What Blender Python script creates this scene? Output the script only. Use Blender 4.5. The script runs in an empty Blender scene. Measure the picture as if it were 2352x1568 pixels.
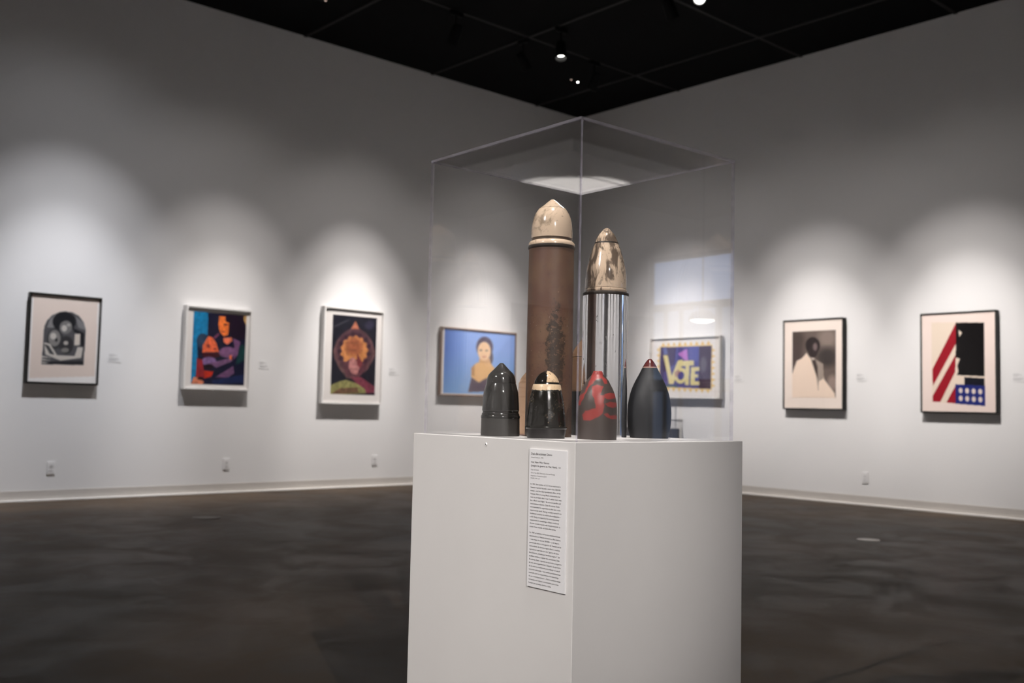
import bpy, bmesh, math, random
import numpy as np
from mathutils import Vector, Matrix

random.seed(7); np.random.seed(7)
S = bpy.context.scene
COL = S.collection
PI = math.pi

# ------------------------------------------------------------------ camera
CAM_H = 0.95
F_PX, YAW, PITCH, ROLL = 2285.6, 0.8409, 0.0660, 0.0221
W_PX, H_PX = 2352.0, 1568.0
_f = np.array([math.cos(YAW)*math.cos(PITCH), math.sin(YAW)*math.cos(PITCH), math.sin(PITCH)])
_r0 = np.array([math.sin(YAW), -math.cos(YAW), 0.0]); _u0 = np.cross(_r0, _f)
_r = math.cos(ROLL)*_r0 + math.sin(ROLL)*_u0
_u = -math.sin(ROLL)*_r0 + math.cos(ROLL)*_u0
EYE = np.array([0.0, 0.0, CAM_H])
cam_data = bpy.data.cameras.new('camera'); cam = bpy.data.objects.new('camera', cam_data); COL.objects.link(cam)
cam_data.sensor_width = 36.0; cam_data.lens = F_PX/W_PX*36.0; cam_data.clip_start = 0.05; cam_data.clip_end = 100
cam.matrix_world = Matrix(((_r[0], _u[0], -_f[0], 0), (_r[1], _u[1], -_f[1], 0), (_r[2], _u[2], -_f[2], CAM_H), (0, 0, 0, 1)))
cam_data.dof.use_dof = True; cam_data.dof.focus_distance = 2.15; cam_data.dof.aperture_fstop = 4.8
S.camera = cam

def ray(px, py):
    return (px-W_PX/2)/F_PX*_r - (py-H_PX/2)/F_PX*_u + _f
def on_plane(px, py, ax, val):          # a pixel's direction met with the wall, floor or ceiling it lies on
    d = ray(px, py); t = (val-EYE[ax])/d[ax]; return EYE + t*d

# ------------------------------------------------------------------ world, exposure
w = bpy.data.worlds.new('world'); S.world = w; w.use_nodes = True
w.node_tree.nodes['Background'].inputs[0].default_value = (0.0, 0.0, 0.0, 1)
w.node_tree.nodes['Background'].inputs[1].default_value = 0.0
S.view_settings.view_transform = 'Standard'; S.view_settings.look = 'None'
S.view_settings.gamma = 1.0; S.view_settings.use_curve_mapping = False
S.view_settings.exposure = 0.0
S.cycles.max_bounces = 10; S.cycles.transparent_max_bounces = 24; S.cycles.diffuse_bounces = 5
S.cycles.caustics_reflective = False; S.cycles.caustics_refractive = False
S.cycles.sample_clamp_indirect = 6.0
S.cycles.use_denoising = True

# light levels (the lamps themselves are built further down)
WALL_W = 560.0          # one picture spot
CASE_W = 720.0          # spots trained on the display case
SPOT_COL = (1.0, 0.945, 0.905)

# room: left wall y = YL, right wall x = XR
YL, XR, HC = 9.696, 9.862, 5.035
XB, YB = -9.0, -10.5    # walls behind the camera

# ------------------------------------------------------------------ helpers
def lin(c):
    return tuple(((v/255.0)/12.92 if v/255.0 <= 0.04045 else ((v/255.0+0.055)/1.055)**2.4) for v in c)
def link(o, parent=None):
    COL.objects.link(o)
    if parent is not None: o.parent = parent
    return o
def mesh(name, verts, faces, mat, parent=None, smooth=False, loc=None, rot=None):
    me = bpy.data.meshes.new(name); me.from_pydata([tuple(v) for v in verts], [], faces); me.update()
    if smooth:
        for p in me.polygons: p.use_smooth = True
    for m in (mat if isinstance(mat, (list, tuple)) else [mat]): me.materials.append(m)
    o = link(bpy.data.objects.new(name, me), parent)
    if loc is not None: o.location = loc
    if rot is not None: o.rotation_euler = rot
    return o
def bm_obj(name, bm, mat, parent=None, smooth=False, loc=None, rot=None):
    me = bpy.data.meshes.new(name); bm.normal_update(); bm.to_mesh(me); bm.free()
    if smooth:
        for p in me.polygons: p.use_smooth = True
    for m in (mat if isinstance(mat, (list, tuple)) else [mat]): me.materials.append(m)
    o = link(bpy.data.objects.new(name, me), parent)
    if loc is not None: o.location = loc
    if rot is not None: o.rotation_euler = rot
    return o
def add_box(bm, lo, hi, bevel=0.0):
    vs = [bm.verts.new((x, y, z)) for x in (lo[0], hi[0]) for y in (lo[1], hi[1]) for z in (lo[2], hi[2])]
    fs = [(0,1,3,2),(4,6,7,5),(0,4,5,1),(2,3,7,6),(0,2,6,4),(1,5,7,3)]
    faces = [bm.faces.new([vs[i] for i in f]) for f in fs]
    if bevel:
        es = list({e for f in faces for e in f.edges})
        bmesh.ops.bevel(bm, geom=es, offset=bevel, segments=2, affect='EDGES', profile=0.5)
def box(name, lo, hi, mat, parent=None, bevel=0.0, loc=None, rot=None):
    bm = bmesh.new(); add_box(bm, lo, hi, bevel); return bm_obj(name, bm, mat, parent, loc=loc, rot=rot)
def boxes(name, lst, mat, parent=None, bevel=0.0, loc=None, rot=None):
    bm = bmesh.new()
    for lo, hi in lst: add_box(bm, lo, hi, bevel)
    return bm_obj(name, bm, mat, parent, loc=loc, rot=rot)
def lathe_data(prof, seg):
    verts, faces, rings = [], [], []
    for r, z in prof:
        if r < 1e-6: rings.append([len(verts)]); verts.append((0, 0, z))
        else:
            rings.append(list(range(len(verts), len(verts)+seg)))
            verts += [(r*math.cos(2*PI*k/seg), r*math.sin(2*PI*k/seg), z) for k in range(seg)]
    for a, b in zip(rings, rings[1:]):
        if len(a) == 1 and len(b) == 1: continue
        for k in range(seg):
            k2 = (k+1) % seg
            if len(a) == 1: faces.append((a[0], b[k2], b[k]))
            elif len(b) == 1: faces.append((a[k], a[k2], b[0]))
            else: faces.append((a[k], a[k2], b[k2], b[k]))
    return verts, faces
def lathe(name, prof, mat, parent=None, seg=72, loc=None, rot=None, sharp=40):
    v, f = lathe_data(prof, seg)
    o = mesh(name, v, f, mat, parent, smooth=True, loc=loc, rot=rot)
    o.data.set_sharp_from_angle(angle=math.radians(sharp))
    return o
def thing(name, label, cat, loc=(0,0,0), rz=0.0, group=None):
    o = link(bpy.data.objects.new(name, None)); o.location = loc; o.rotation_euler = (0, 0, rz)
    o.empty_display_size = 0.1
    o['label'] = label; o['category'] = cat
    if group: o['group'] = group
    return o
def structure(o): o['kind'] = 'structure'; return o

# node material helpers
class NM:
    def __init__(s, name):
        s.m = bpy.data.materials.new(name); s.m.use_nodes = True; s.t = s.m.node_tree; s.n = s.t.nodes
        s.b = s.n['Principled BSDF']; s.out = s.n['Material Output']; s._co = None
    def new(s, typ, **kw):
        n = s.n.new(typ)
        for k, v in kw.items(): setattr(n, k, v)
        return n
    def link(s, a, b): s.t.links.new(a, b)
    def co(s, scale=(1,1,1), kind='Object'):
        tc = s.new('ShaderNodeTexCoord'); mp = s.new('ShaderNodeMapping'); mp.inputs['Scale'].default_value = scale
        s.link(tc.outputs[kind], mp.inputs['Vector']); return mp.outputs[0]
    def noise(s, scale, detail=4, rough=0.55, vec=None, dist=0.0):
        n = s.new('ShaderNodeTexNoise'); n.inputs['Scale'].default_value = scale; n.inputs['Detail'].default_value = detail
        n.inputs['Roughness'].default_value = rough; n.inputs['Distortion'].default_value = dist
        s.link(vec if vec is not None else s.co(), n.inputs['Vector']); return n.outputs['Fac']
    def ramp(s, fac, lo, hi):
        n = s.new('ShaderNodeMapRange'); n.clamp = True; n.interpolation_type = 'SMOOTHSTEP'
        n.inputs['From Min'].default_value = lo; n.inputs['From Max'].default_value = hi
        s.link(fac, n.inputs['Value']); return n.outputs['Result']
    def math(s, op, a, b=None):
        n = s.new('ShaderNodeMath', operation=op)
        for i, v in enumerate((a, b)):
            if v is None: continue
            if isinstance(v, (int, float)): n.inputs[i].default_value = v
            else: s.link(v, n.inputs[i])
        return n.outputs[0]
    def mix(s, fac, a, b):
        n = s.new('ShaderNodeMix', data_type='RGBA')
        if isinstance(fac, (int, float)): n.inputs['Factor'].default_value = fac
        else: s.link(fac, n.inputs['Factor'])
        for sock, v in ((n.inputs[6], a), (n.inputs[7], b)):
            if isinstance(v, tuple): sock.default_value = (*v[:3], 1)
            else: s.link(v, sock)
        return n.outputs[2]
    def z(s):
        tc = s.new('ShaderNodeTexCoord'); sp = s.new('ShaderNodeSeparateXYZ'); s.link(tc.outputs['Object'], sp.inputs[0]); return sp.outputs
    def color(s, c):
        if isinstance(c, tuple): s.b.inputs['Base Color'].default_value = (*c[:3], 1)
        else: s.link(c, s.b.inputs['Base Color'])
        return s
    def set(s, **kw):
        for k, v in kw.items():
            sock = s.b.inputs[k.replace('_', ' ')]
            if isinstance(v, (int, float)): sock.default_value = v
            else: s.link(v, sock)
        return s
    def bump(s, h, strength, dist=0.002):
        n = s.new('ShaderNodeBump'); n.inputs['Strength'].default_value = strength; n.inputs['Distance'].default_value = dist
        s.link(h, n.inputs['Height']); s.link(n.outputs[0], s.b.inputs['Normal']); return s
def plain(name, c, rough=0.5, metal=0.0, var=0.0, scale=20.0, spec=None):
    k = NM(name)
    if var:
        f = k.noise(scale); k.color(k.mix(f, tuple(v*(1-var) for v in c), tuple(min(1, v*(1+var)) for v in c)))
    else: k.color(c)
    k.set(Roughness=rough, Metallic=metal)
    if spec is not None: k.set(Specular_IOR_Level=spec)
    return k.m
def emitter(name, c, strength):
    k = NM(name); e = k.new('ShaderNodeEmission'); e.inputs[0].default_value = (*c, 1); e.inputs[1].default_value = strength
    k.link(e.outputs[0], k.out.inputs[0]); return k.m
def clear_sheet(name, f0=0.045, rough=0.0, tint=(1, 1, 1), f1=0.9, power=5.0):
    # clear acrylic / glass sheet: passes light straight through, mirrors by the angle of incidence
    k = NM(name); lw = k.new('ShaderNodeLayerWeight'); lw.inputs['Blend'].default_value = 0.5
    p5 = k.math('POWER', lw.outputs['Facing'], power); fr = k.math('ADD', k.math('MULTIPLY', p5, f1), f0)
    tr = k.new('ShaderNodeBsdfTransparent'); tr.inputs[0].default_value = (*tint, 1)
    gl = k.new('ShaderNodeBsdfGlossy'); gl.inputs['Roughness'].default_value = rough; gl.inputs['Color'].default_value = (1, 1, 1, 1)
    mx = k.new('ShaderNodeMixShader'); k.link(fr, mx.inputs[0]); k.link(tr.outputs[0], mx.inputs[1]); k.link(gl.outputs[0], mx.inputs[2])
    k.link(mx.outputs[0], k.out.inputs[0]); return k.m

# ------------------------------------------------------------------ setting materials
def wall_material():
    k = NM('wall_paint'); n = k.noise(1.2, 3); k.color(k.mix(n, (0.77, 0.765, 0.77), (0.81, 0.80, 0.80)))
    k.set(Roughness=0.85, Specular_IOR_Level=0.2); k.bump(k.noise(160, 2), 0.08, 0.001); return k.m
def floor_material():
    k = NM('polished_concrete')
    v = k.co()
    n1 = k.ramp(k.noise(0.55, 6, 0.6, v, 0.4), 0.36, 0.66)
    n2 = k.ramp(k.noise(2.2, 8, 0.65, v, 0.8), 0.35, 0.70)
    n3 = k.noise(40, 3, 0.6, v)
    c = k.mix(n1, (0.034, 0.0235, 0.0155), (0.092, 0.062, 0.039))
    c = k.mix(k.math('MULTIPLY', n2, 0.55), c, (0.115, 0.083, 0.056))
    c = k.mix(k.math('MULTIPLY', k.ramp(n3, 0.55, 0.75), 0.25), c, (0.05, 0.04, 0.033))
    k.color(c); k.set(Roughness=k.math('ADD', k.math('MULTIPLY', n2, 0.15), 0.46), Specular_IOR_Level=0.15); k.b.inputs['Specular Tint'].default_value = (1, .84, .68, 1)
    k.bump(k.noise(2.0, 4, 0.6, v), 0.05, 0.004); return k.m
M_wall = wall_material(); M_floor = floor_material()
M_ceil = plain('ceiling_black', (0.006, 0.006, 0.006), 0.9, spec=0.05)
M_rail = plain('rail_black', (0.017, 0.017, 0.017), 0.7, spec=0.2)
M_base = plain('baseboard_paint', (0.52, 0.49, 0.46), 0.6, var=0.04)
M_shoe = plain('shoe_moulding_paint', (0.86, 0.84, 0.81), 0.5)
M_black = plain('matte_black', (0.005, 0.005, 0.005), 0.7, spec=0.1)
M_white = plain('white_lacquer', (0.80, 0.79, 0.78), 0.4)
M_outlet = plain('outlet_plastic', (0.77, 0.76, 0.765), 0.35)
M_slot = plain('outlet_slot', (0.03, 0.03, 0.03), 0.5)
M_steel = plain('brushed_steel', (0.45, 0.43, 0.40), 0.35, 1.0, var=0.1)

# ------------------------------------------------------------------ room shell
T = 0.2
structure(box('floor', (XB-T, YB-T, -T), (XR+T, YL+T, 0), M_floor))
ceil = structure(box('ceiling', (XB-T, YB-T, HC), (XR+T, YL+T, HC+T), M_ceil))
DX0, DX1, DZ = -6.9, -5.02, 2.30        # dark doorway in the left wall, out of frame, mirrored in the case
structure(boxes('wall_left', [((XB-T, YL, 0), (DX0, YL+T, HC)), ((DX1, YL, 0), (XR+T, YL+T, HC)), ((DX0, YL, DZ), (DX1, YL+T, HC))], M_wall))
GY0, GY1, GZ = -6.34, -4.00, 2.99       # glazed entrance in the right wall, out of frame, mirrored in the case
structure(boxes('wall_right', [((XR, YB-T, 0), (XR+T, GY0, HC)), ((XR, GY1, 0), (XR+T, YL, HC)), ((XR, GY0, GZ), (XR+T, GY1, HC))], M_wall))
structure(box('wall_back', (XB-T, YB, 0), (XB, YL, HC), M_wall))
structure(box('wall_rear', (XB, YB-T, 0), (XR, YB, HC), M_wall))
# unlit passage behind the doorway
M_dark = plain('dark_passage', (0.02, 0.02, 0.02), 0.9)
structure(boxes('wall_passage', [((DX0-.1, YL+T, 0), (DX0, YL+2.5, DZ+.1)), ((DX1, YL+T, 0), (DX1+.1, YL+2.5, DZ+.1)),
    ((DX0-.1, YL+2.5, 0), (DX1+.1, YL+2.6, DZ+.1)), ((DX0, YL+T, DZ), (DX1, YL+2.5, DZ+.1)), ((DX0, YL+T, -.05), (DX1, YL+2.5, 0))], M_dark))
# ceiling grid of black rails, 1.77 m apart
def rails():
    k = 0
    GX = [9.02-1.773*i for i in range(11)]; GYs = [7.93-1.773*i for i in range(11)]
    mx = box('grid_rail', (-.02, YB, -0.012), (.02, YL, 0), M_rail, ceil, loc=(GX[0], 0, HC))
    my = box('grid_rail', (XB, -.02, -0.010), (XR, .02, 0), M_rail, ceil, loc=(0, GYs[0], HC))
    for x in GX[1:]:
        o = mx.copy(); link(o, ceil); o.location = (x, 0, HC)
    for y in GYs[1:]:
        o = my.copy(); link(o, ceil); o.location = (0, y, HC)
rails()
# baseboards: painted board, and a thin shoe at the floor that catches the light
def baseboard(name, lo, hi, slo, shi):
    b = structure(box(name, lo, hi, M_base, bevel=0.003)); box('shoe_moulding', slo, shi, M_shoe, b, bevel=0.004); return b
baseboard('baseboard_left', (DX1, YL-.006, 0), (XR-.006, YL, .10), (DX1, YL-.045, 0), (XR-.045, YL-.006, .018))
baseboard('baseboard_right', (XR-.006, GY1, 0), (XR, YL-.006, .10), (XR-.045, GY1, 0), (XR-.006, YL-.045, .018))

# glazed entrance (daylight beyond)
M_sky = emitter('daylight_transom', (0.46, 0.62, 1.0), 2.1)
M_day = emitter('daylight_door', (0.42, 0.62, 1.0), 0.75)
M_dim = emitter('daylight_lower', (0.35, 0.55, 1.0), 0.40)
M_alu = plain('dark_anodised', (0.05, 0.052, 0.055), 0.4, 0.6)
dr = structure(boxes('door_1', [((XR+.04, GY0, 0), (XR+.10, GY0+.06, GZ)), ((XR+.04, GY1-.06, 0), (XR+.10, GY1, GZ)), ((XR+.04, GY0, GZ-.06), (XR+.10, GY1, GZ)),
    ((XR+.04, GY0, 2.26), (XR+.10, GY1, 2.36)), ((XR+.04, (GY0+GY1)/2-.05, 0), (XR+.10, (GY0+GY1)/2+.05, 2.26)), ((XR+.04, GY0, 0), (XR+.10, GY1, .2)),
    ((XR+.04, GY0+.25, 0), (XR+.10, GY0+.31, 2.26)), ((XR+.04, GY0+.52, 0), (XR+.10, GY0+.58, 2.26))], M_alu))
box('transom_pane', (XR+.06, GY0+.06, 2.36), (XR+.08, GY1-.06, GZ-.06), M_sky, dr)
for a, b in ((GY0+.06, GY0+.25), (GY0+.31, GY0+.52), (GY0+.58, (GY0+GY1)/2-.05), ((GY0+GY1)/2+.05, GY1-.06)):
    box('door_pane', (XR+.06, a, 1.36), (XR+.08, b, 2.26), M_day, dr)
    box('door_pane', (XR+.06, a, .2), (XR+.08, b, 1.20), M_dim, dr)
box('push_bar', (XR+.0, GY0+.06, 1.22), (XR+.05, GY1-.06, 1.34), plain('push_bar_metal', (.5, .55, .62), .4, .3), dr, bevel=.01)

# ------------------------------------------------------------------ pedestal and acrylic case
PX, PY, PB, PH, PL, PR = 1.4283, 1.4000, -0.0259, 0.8826, 0.5624, 0.5464
EX = np.array([math.cos(PB), math.sin(PB)]); EY = np.array([-math.sin(PB), math.cos(PB)])
def ped_material():
    k = NM('pedestal_paint'); n = k.noise(6, 3); k.color(k.mix(n, (0.66, 0.645, 0.635), (0.70, 0.685, 0.675)))
    k.set(Roughness=0.55, Specular_IOR_Level=0.35); k.bump(k.noise(400, 2), 0.05, 0.0005); return k.m
M_ped = ped_material()
ped = thing('display_pedestal', 'tall square white painted pedestal carrying the large clear case', 'pedestal', (PX, PY, 0), PB)
box('toe_base', (.02, .02, 0), (PR-.02, PL-.02, .06), M_black, ped)
box('body', (0, 0, .06), (PR, PL, PH), M_ped, ped, bevel=.0012)
def screw(u, v, z, name='security_screw'):
    o = lathe(name, [(0, 0), (.0034, 0), (.0034, .0012), (.0029, .0022), (.0018, .0023), (.0018, .0008), (0, .0008)],
              [M_white], ped, 24, loc=(u, v, z), rot=(0, -PI/2, 0))
    mesh('screw_socket', [(.0017*math.cos(2*PI*k/6), .0017*math.sin(2*PI*k/6), .0020) for k in range(6)], [tuple(range(6))], M_slot, o)
screw(0, .2822, .8673)

TB, INS, BL_, BR_ = 1.5525, .0157, .5273, .5144
M_acr = clear_sheet('acrylic_sheet', 0.04)
def edge_material():
    k = NM('acrylic_cut_edge'); d = k.new('ShaderNodeBsdfDiffuse'); d.inputs[0].default_value = (.78, .75, .86, 1)
    g = k.new('ShaderNodeBsdfGlossy'); g.inputs['Roughness'].default_value = .15; g.inputs['Color'].default_value = (.9, .88, 1, 1)
    tr = k.new('ShaderNodeBsdfTransparent'); tr.inputs[0].default_value = (.94, .93, .97, 1)
    m1 = k.new('ShaderNodeMixShader'); m1.inputs[0].default_value = .35; k.link(d.outputs[0], m1.inputs[1]); k.link(g.outputs[0], m1.inputs[2])
    n = k.ramp(k.noise(30, 3), .35, .65); f = k.math('ADD', k.math('MULTIPLY', n, .16), .12)
    m2 = k.new('ShaderNodeMixShader'); k.link(f, m2.inputs[0]); k.link(tr.outputs[0], m2.inputs[1]); k.link(m1.outputs[0], m2.inputs[2])
    k.link(m2.outputs[0], k.out.inputs[0]); return k.m
M_edge = edge_material()
def sheet(name, lo, hi, parent, thin):
    # a box whose two large faces are clear and whose cut edges are the paler edge material
    o = box(name, lo, hi, [M_acr, M_edge], parent)
    for p in o.data.polygons: p.material_index = 0 if abs(p.normal[thin]) > .9 else 1
    return o
case = thing('acrylic_case', 'large clear acrylic cover over the bullet-shaped ceramics on the tall pedestal', 'display case', (PX+INS*(EX[0]+EY[0]), PY+INS*(EX[1]+EY[1]), PH), PB)
t = .006; hz = TB-PH
sheet('side_panel', (0, 0, .0005), (t, BL_, hz-t), case, 0)
sheet('side_panel', (BR_-t, 0, .0005), (BR_, BL_, hz-t), case, 0)
sheet('side_panel', (t, 0, .0005), (BR_-t, t, hz-t), case, 1)
sheet('side_panel', (t, BL_-t, .0005), (BR_-t, BL_, hz-t), case, 1)
sheet('top_panel', (0, 0, hz-t), (BR_, BL_, hz), case, 2)

# ------------------------------------------------------------------ bullet-shaped ceramics
def cream_material(name, stain, amount, stretch=(1, 1, 1), scale=18, lo=.5, hi=.62, cream=(.70, .54, .40), rough=.14):
    k = NM(name); v = k.co(stretch); n = k.ramp(k.noise(scale, 6, .62, v, .6), lo, hi)
    sp = k.ramp(k.noise(140, 3, .6), .62, .70)
    n2 = k.noise(5, 2)
    c = k.mix(n2, tuple(x*.88 for x in cream), cream)
    c = k.mix(k.math('MULTIPLY', n, amount), c, stain)
    c = k.mix(k.math('MULTIPLY', sp, .5*amount), c, tuple(x*.5 for x in stain))
    k.color(c); k.set(Roughness=rough, Coat_Weight=.5, Coat_Roughness=.06); k.bump(k.noise(60, 3), .06, .001); return k.m
def brown_material():
    k = NM('rusted_brown_tube'); z = k.z()
    n = k.ramp(k.noise(9, 5, .6), .35, .65); c = k.mix(n, (.112, .054, .036), (.148, .084, .050))
    pits = k.ramp(k.noise(85, 4, .7), .56, .62)
    # a worn dark patch low on one side, thinning upwards into pits
    dy = k.math('ADD', z[1], .013); dz = k.math('SUBTRACT', z[2], .20)
    rr = k.math('ADD', k.math('MULTIPLY', k.math('MULTIPLY', dy, dy), 1/.024**2), k.math('MULTIPLY', k.math('MULTIPLY', dz, dz), 1/.12**2))
    near = k.math('MULTIPLY', k.ramp(k.math('MULTIPLY', rr, -1.0), -1.6, -.1), k.ramp(k.math('MULTIPLY', z[0], -1.0), -.01, .02))
    pat = k.ramp(k.math('ADD', k.noise(75, 6, .75), k.math('MULTIPLY', near, .24)), .60, .72)
    low = k.ramp(k.math('MULTIPLY', z[2], -1.0), -.22, -.02)
    c = k.mix(k.math('MULTIPLY', low, .45), c, (.070, .045, .030))
    c = k.mix(k.math('MULTIPLY', pat, .85), c, (.026, .017, .012))
    c = k.mix(k.math('MULTIPLY', pits, k.math('ADD', k.math('MULTIPLY', pat, .7), .18)), c, (.02, .015, .012))
    lt = k.ramp(k.noise(190, 2, .5), .70, .76); c = k.mix(k.math('MULTIPLY', lt, .6), c, (.35, .26, .2))
    k.color(c); k.set(Roughness=.50); k.bump(k.noise(85, 4, .7), .25, .001); return k.m
def chrome_material():
    k = NM('chromed_tube'); s = k.noise(60, 6, .85, k.co((1, 1, .006)))
    pit = k.ramp(k.noise(120, 3, .7, k.co((1, 1, .35))), .64, .70)
    st = k.ramp(k.noise(95, 4, .8, k.co((1, 1, .012))), .60, .68)
    k.color(k.mix(pit, k.mix(k.math('MULTIPLY', st, .7), (.86, .86, .88), (.22, .21, .20)), (.10, .10, .10))); k.set(Metallic=1.0, Roughness=k.math('ADD', k.math('MULTIPLY', pit, .4), .07))
    k.bump(s, .035, .0012); return k.m
def stripe_body_material():
    k = NM('black_glaze_speckled'); sp = k.ramp(k.noise(150, 5, .75), .55, .66); pa = k.ramp(k.noise(26, 4, .6), .50, .66)
    c = k.mix(k.math('MULTIPLY', sp, pa), (.013, .012, .010), (.45, .33, .2)); z = k.z()
    k.color(c); k.set(Roughness=k.math('ADD', k.math('MULTIPLY', pa, .2), .16), Coat_Weight=.3); k.bump(k.noise(70, 5, .7), .45, .0015); return k.m
def stripe_dome_material(ang):
    k = NM('half_cream_half_black_glaze'); z = k.z(); a = k.math('ADD', k.math('MULTIPLY', z[0], math.cos(ang)), k.math('MULTIPLY', z[1], math.sin(ang)))
    f = k.ramp(k.math('ADD', a, k.math('MULTIPLY', k.math('SUBTRACT', k.noise(70, 4), .5), .012)), -.0008, .0008)
    spk = k.ramp(k.noise(160, 4, .7), .56, .62)
    c = k.mix(k.math('MULTIPLY', f, k.math('SUBTRACT', 1.0, k.math('MULTIPLY', spk, .75))), (.014, .012, .010), (.62, .45, .29))
    k.color(c); k.set(Roughness=.10, Coat_Weight=.4); return k.m
def stripe_band_material(zlo):
    k = NM('cream_glaze_band'); z = k.z(); e = k.math('ADD', z[2], k.math('MULTIPLY', k.math('SUBTRACT', k.noise(110, 5, .7), .5), .010))
    f = k.ramp(e, zlo+.0025, zlo+.0035); sp = k.ramp(k.noise(260, 2), .68, .72)
    c = k.mix(f, (.013, .012, .010), (.66, .49, .32)); c = k.mix(sp, c, (.1, .07, .05)); k.color(c); k.set(Roughness=.35); return k.m

M_cream = cream_material('cream_glaze_stained', (.20, .15, .105), .75, scale=22, lo=.50, hi=.66)
M_cream2 = cream_material('cream_glaze_streaked', (.085, .062, .048), .9, stretch=(1, 1, .28), scale=44, lo=.45, hi=.58)
M_cream3 = cream_material('bare_peach_clay', (.42, .25, .15), .4, stretch=(.2, .2, 3), scale=20, cream=(.66, .42, .27), rough=.5)
M_brown = brown_material(); M_chrome = chrome_material()
M_seam = plain('dark_seam', (.035, .026, .02), .5, var=.3, scale=60)
M_seam2 = plain('brown_seam', (.10, .07, .048), .4, var=.4, scale=60)
M_bgl = plain('black_gloss_glaze', (.018, .017, .0155), .14, var=.25, scale=40)
M_bmt = plain('matt_black_clay', (.036, .033, .030), .45, var=.35, scale=25)
M_foot = plain('dark_grey_foot', (.026, .023, .023), .38, var=.4, scale=50)
M_navy = plain('blue_black_glaze', (.011, .012, .015), .55, var=.2, scale=30)
M_mar = plain('maroon_glaze', (.10, .022, .022), .22, var=.3, scale=120)
M_pink = plain('bare_clay_line', (.42, .26, .21), .6, var=.2, scale=90)
M_bbrown = plain('brown_clay', (.17, .095, .05), .5, var=.25, scale=30)
M_bdark = plain('black_clay', (.014, .012, .011), .5, var=.2, scale=30)

BG = 'missile and bullet shaped ceramics in the case'
def bullet_frame(cpx, cpy, dist):
    d = ray(cpx, cpy); h = d[:2]/np.linalg.norm(d[:2]); return h*dist
def bullet_z(px, py, dist):                     # height of a pixel row on the axis of a piece standing at that distance
    d = ray(px, py); return CAM_H + d[2]/np.linalg.norm(d[:2])*dist - PH
def px_scale(px, dist):
    d = ray(px, 900); return dist/np.linalg.norm(d[:2])*1.0/F_PX
def rows(axis, dist, lst):
    (x0, y0), (x1, y1) = axis; s = px_scale((x0+x1)/2, dist); out = []
    for r, y in lst:
        x = x0+(x1-x0)*(y-y0)/(y1-y0); out.append((r*s, max(bullet_z(x, y, dist), 0.0)))
    return out
def smooth_prof(p, n=5):                        # Catmull-Rom through the measured rows
    out = []
    for i in range(len(p)-1):
        p0 = p[max(i-1, 0)]; p1 = p[i]; p2 = p[i+1]; p3 = p[min(i+2, len(p)-1)]
        for k in range(n):
            t_ = k/n
            out.append(tuple(max(0.0 if j == 0 else -1, .5*((2*p1[j])+(-p0[j]+p2[j])*t_+(2*p0[j]-5*p1[j]+4*p2[j]-p3[j])*t_**2+(-p0[j]+3*p1[j]-3*p2[j]+p3[j])*t_**3)) for j in (0, 1)))
    out.append(p[-1]); return out
def bullet(label, axis, dist, parts):
    x0, y0 = axis[1]
    c = bullet_frame(x0, y0, dist)
    o = thing('bullet_ceramic', label, 'sculpture', (c[0], c[1], PH), math.atan2(c[1], c[0]), BG)
    for name, mat, lst, sm in parts:
        p = rows(axis, dist, lst)
        if sm: p = smooth_prof(p)
        p = [(0, p[0][1])] + p + [(0, p[-1][1])]
        lathe(name, p, mat, o, 96, sharp=35)
    return o

AX_BROWN = ((1265.5, 458), (1258.5, 1005))
bullet('tallest piece, rusty brown tube under a cream glazed dome', AX_BROWN, 2.37, [
    ('tip', M_cream, [(0, 458), (4, 459), (8, 462), (13, 466), (22, 473.5), (31.6, 480.3)], True),
    ('dome', M_cream, [(31, 480.6), (32.5, 482), (38, 490), (43, 501), (46.5, 517), (48, 535), (48.2, 549)], True),
    ('groove', M_seam2, [(48, 549), (46.9, 551.5), (47.4, 554.5)], False),
    ('flange', M_cream, [(47.5, 555), (51, 557), (53.6, 561), (54.4, 565), (54, 567)], True),
    ('flange_lip', M_seam, [(54.3, 566.5), (54.6, 570), (53.6, 573.5), (52, 575)], False),
    ('tube', M_brown, [(52.3, 574), (52.6, 640), (52.9, 700), (53.1, 850), (53.3, 1006)], False)])
AX_SILV = ((1389.5, 523.5), (1386, 1005))
bullet('chrome silver tube topped by a streaked cream and brown nose', AX_SILV, 2.44, [
    ('tip', M_cream2, [(0, 523.5), (4, 524.5), (7, 526.5), (11, 531), (19, 540), (24, 550), (27, 558)], True),
    ('tip_seam', M_seam, [(27.2, 557.5), (27.8, 560), (28, 561)], False),
    ('nose', M_cream2, [(28, 561), (30.5, 567), (34.5, 576), (41, 600.7), (45.2, 620), (46.8, 634), (48, 654), (48, 664)], True),
    ('nose_ring', M_cream2, [(47, 664.5), (49, 666), (49.3, 669), (48.5, 672)], False),
    ('collar', M_seam, [(49, 672), (53, 674), (53.4, 678), (52.4, 680.5)], False),
    ('tube', M_chrome, [(52.0, 680), (52.3, 700), (52.5, 850), (52.6, 1008)], False)])
AX_BLK = ((1155, 833), (1148.5, 1001))
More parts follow.
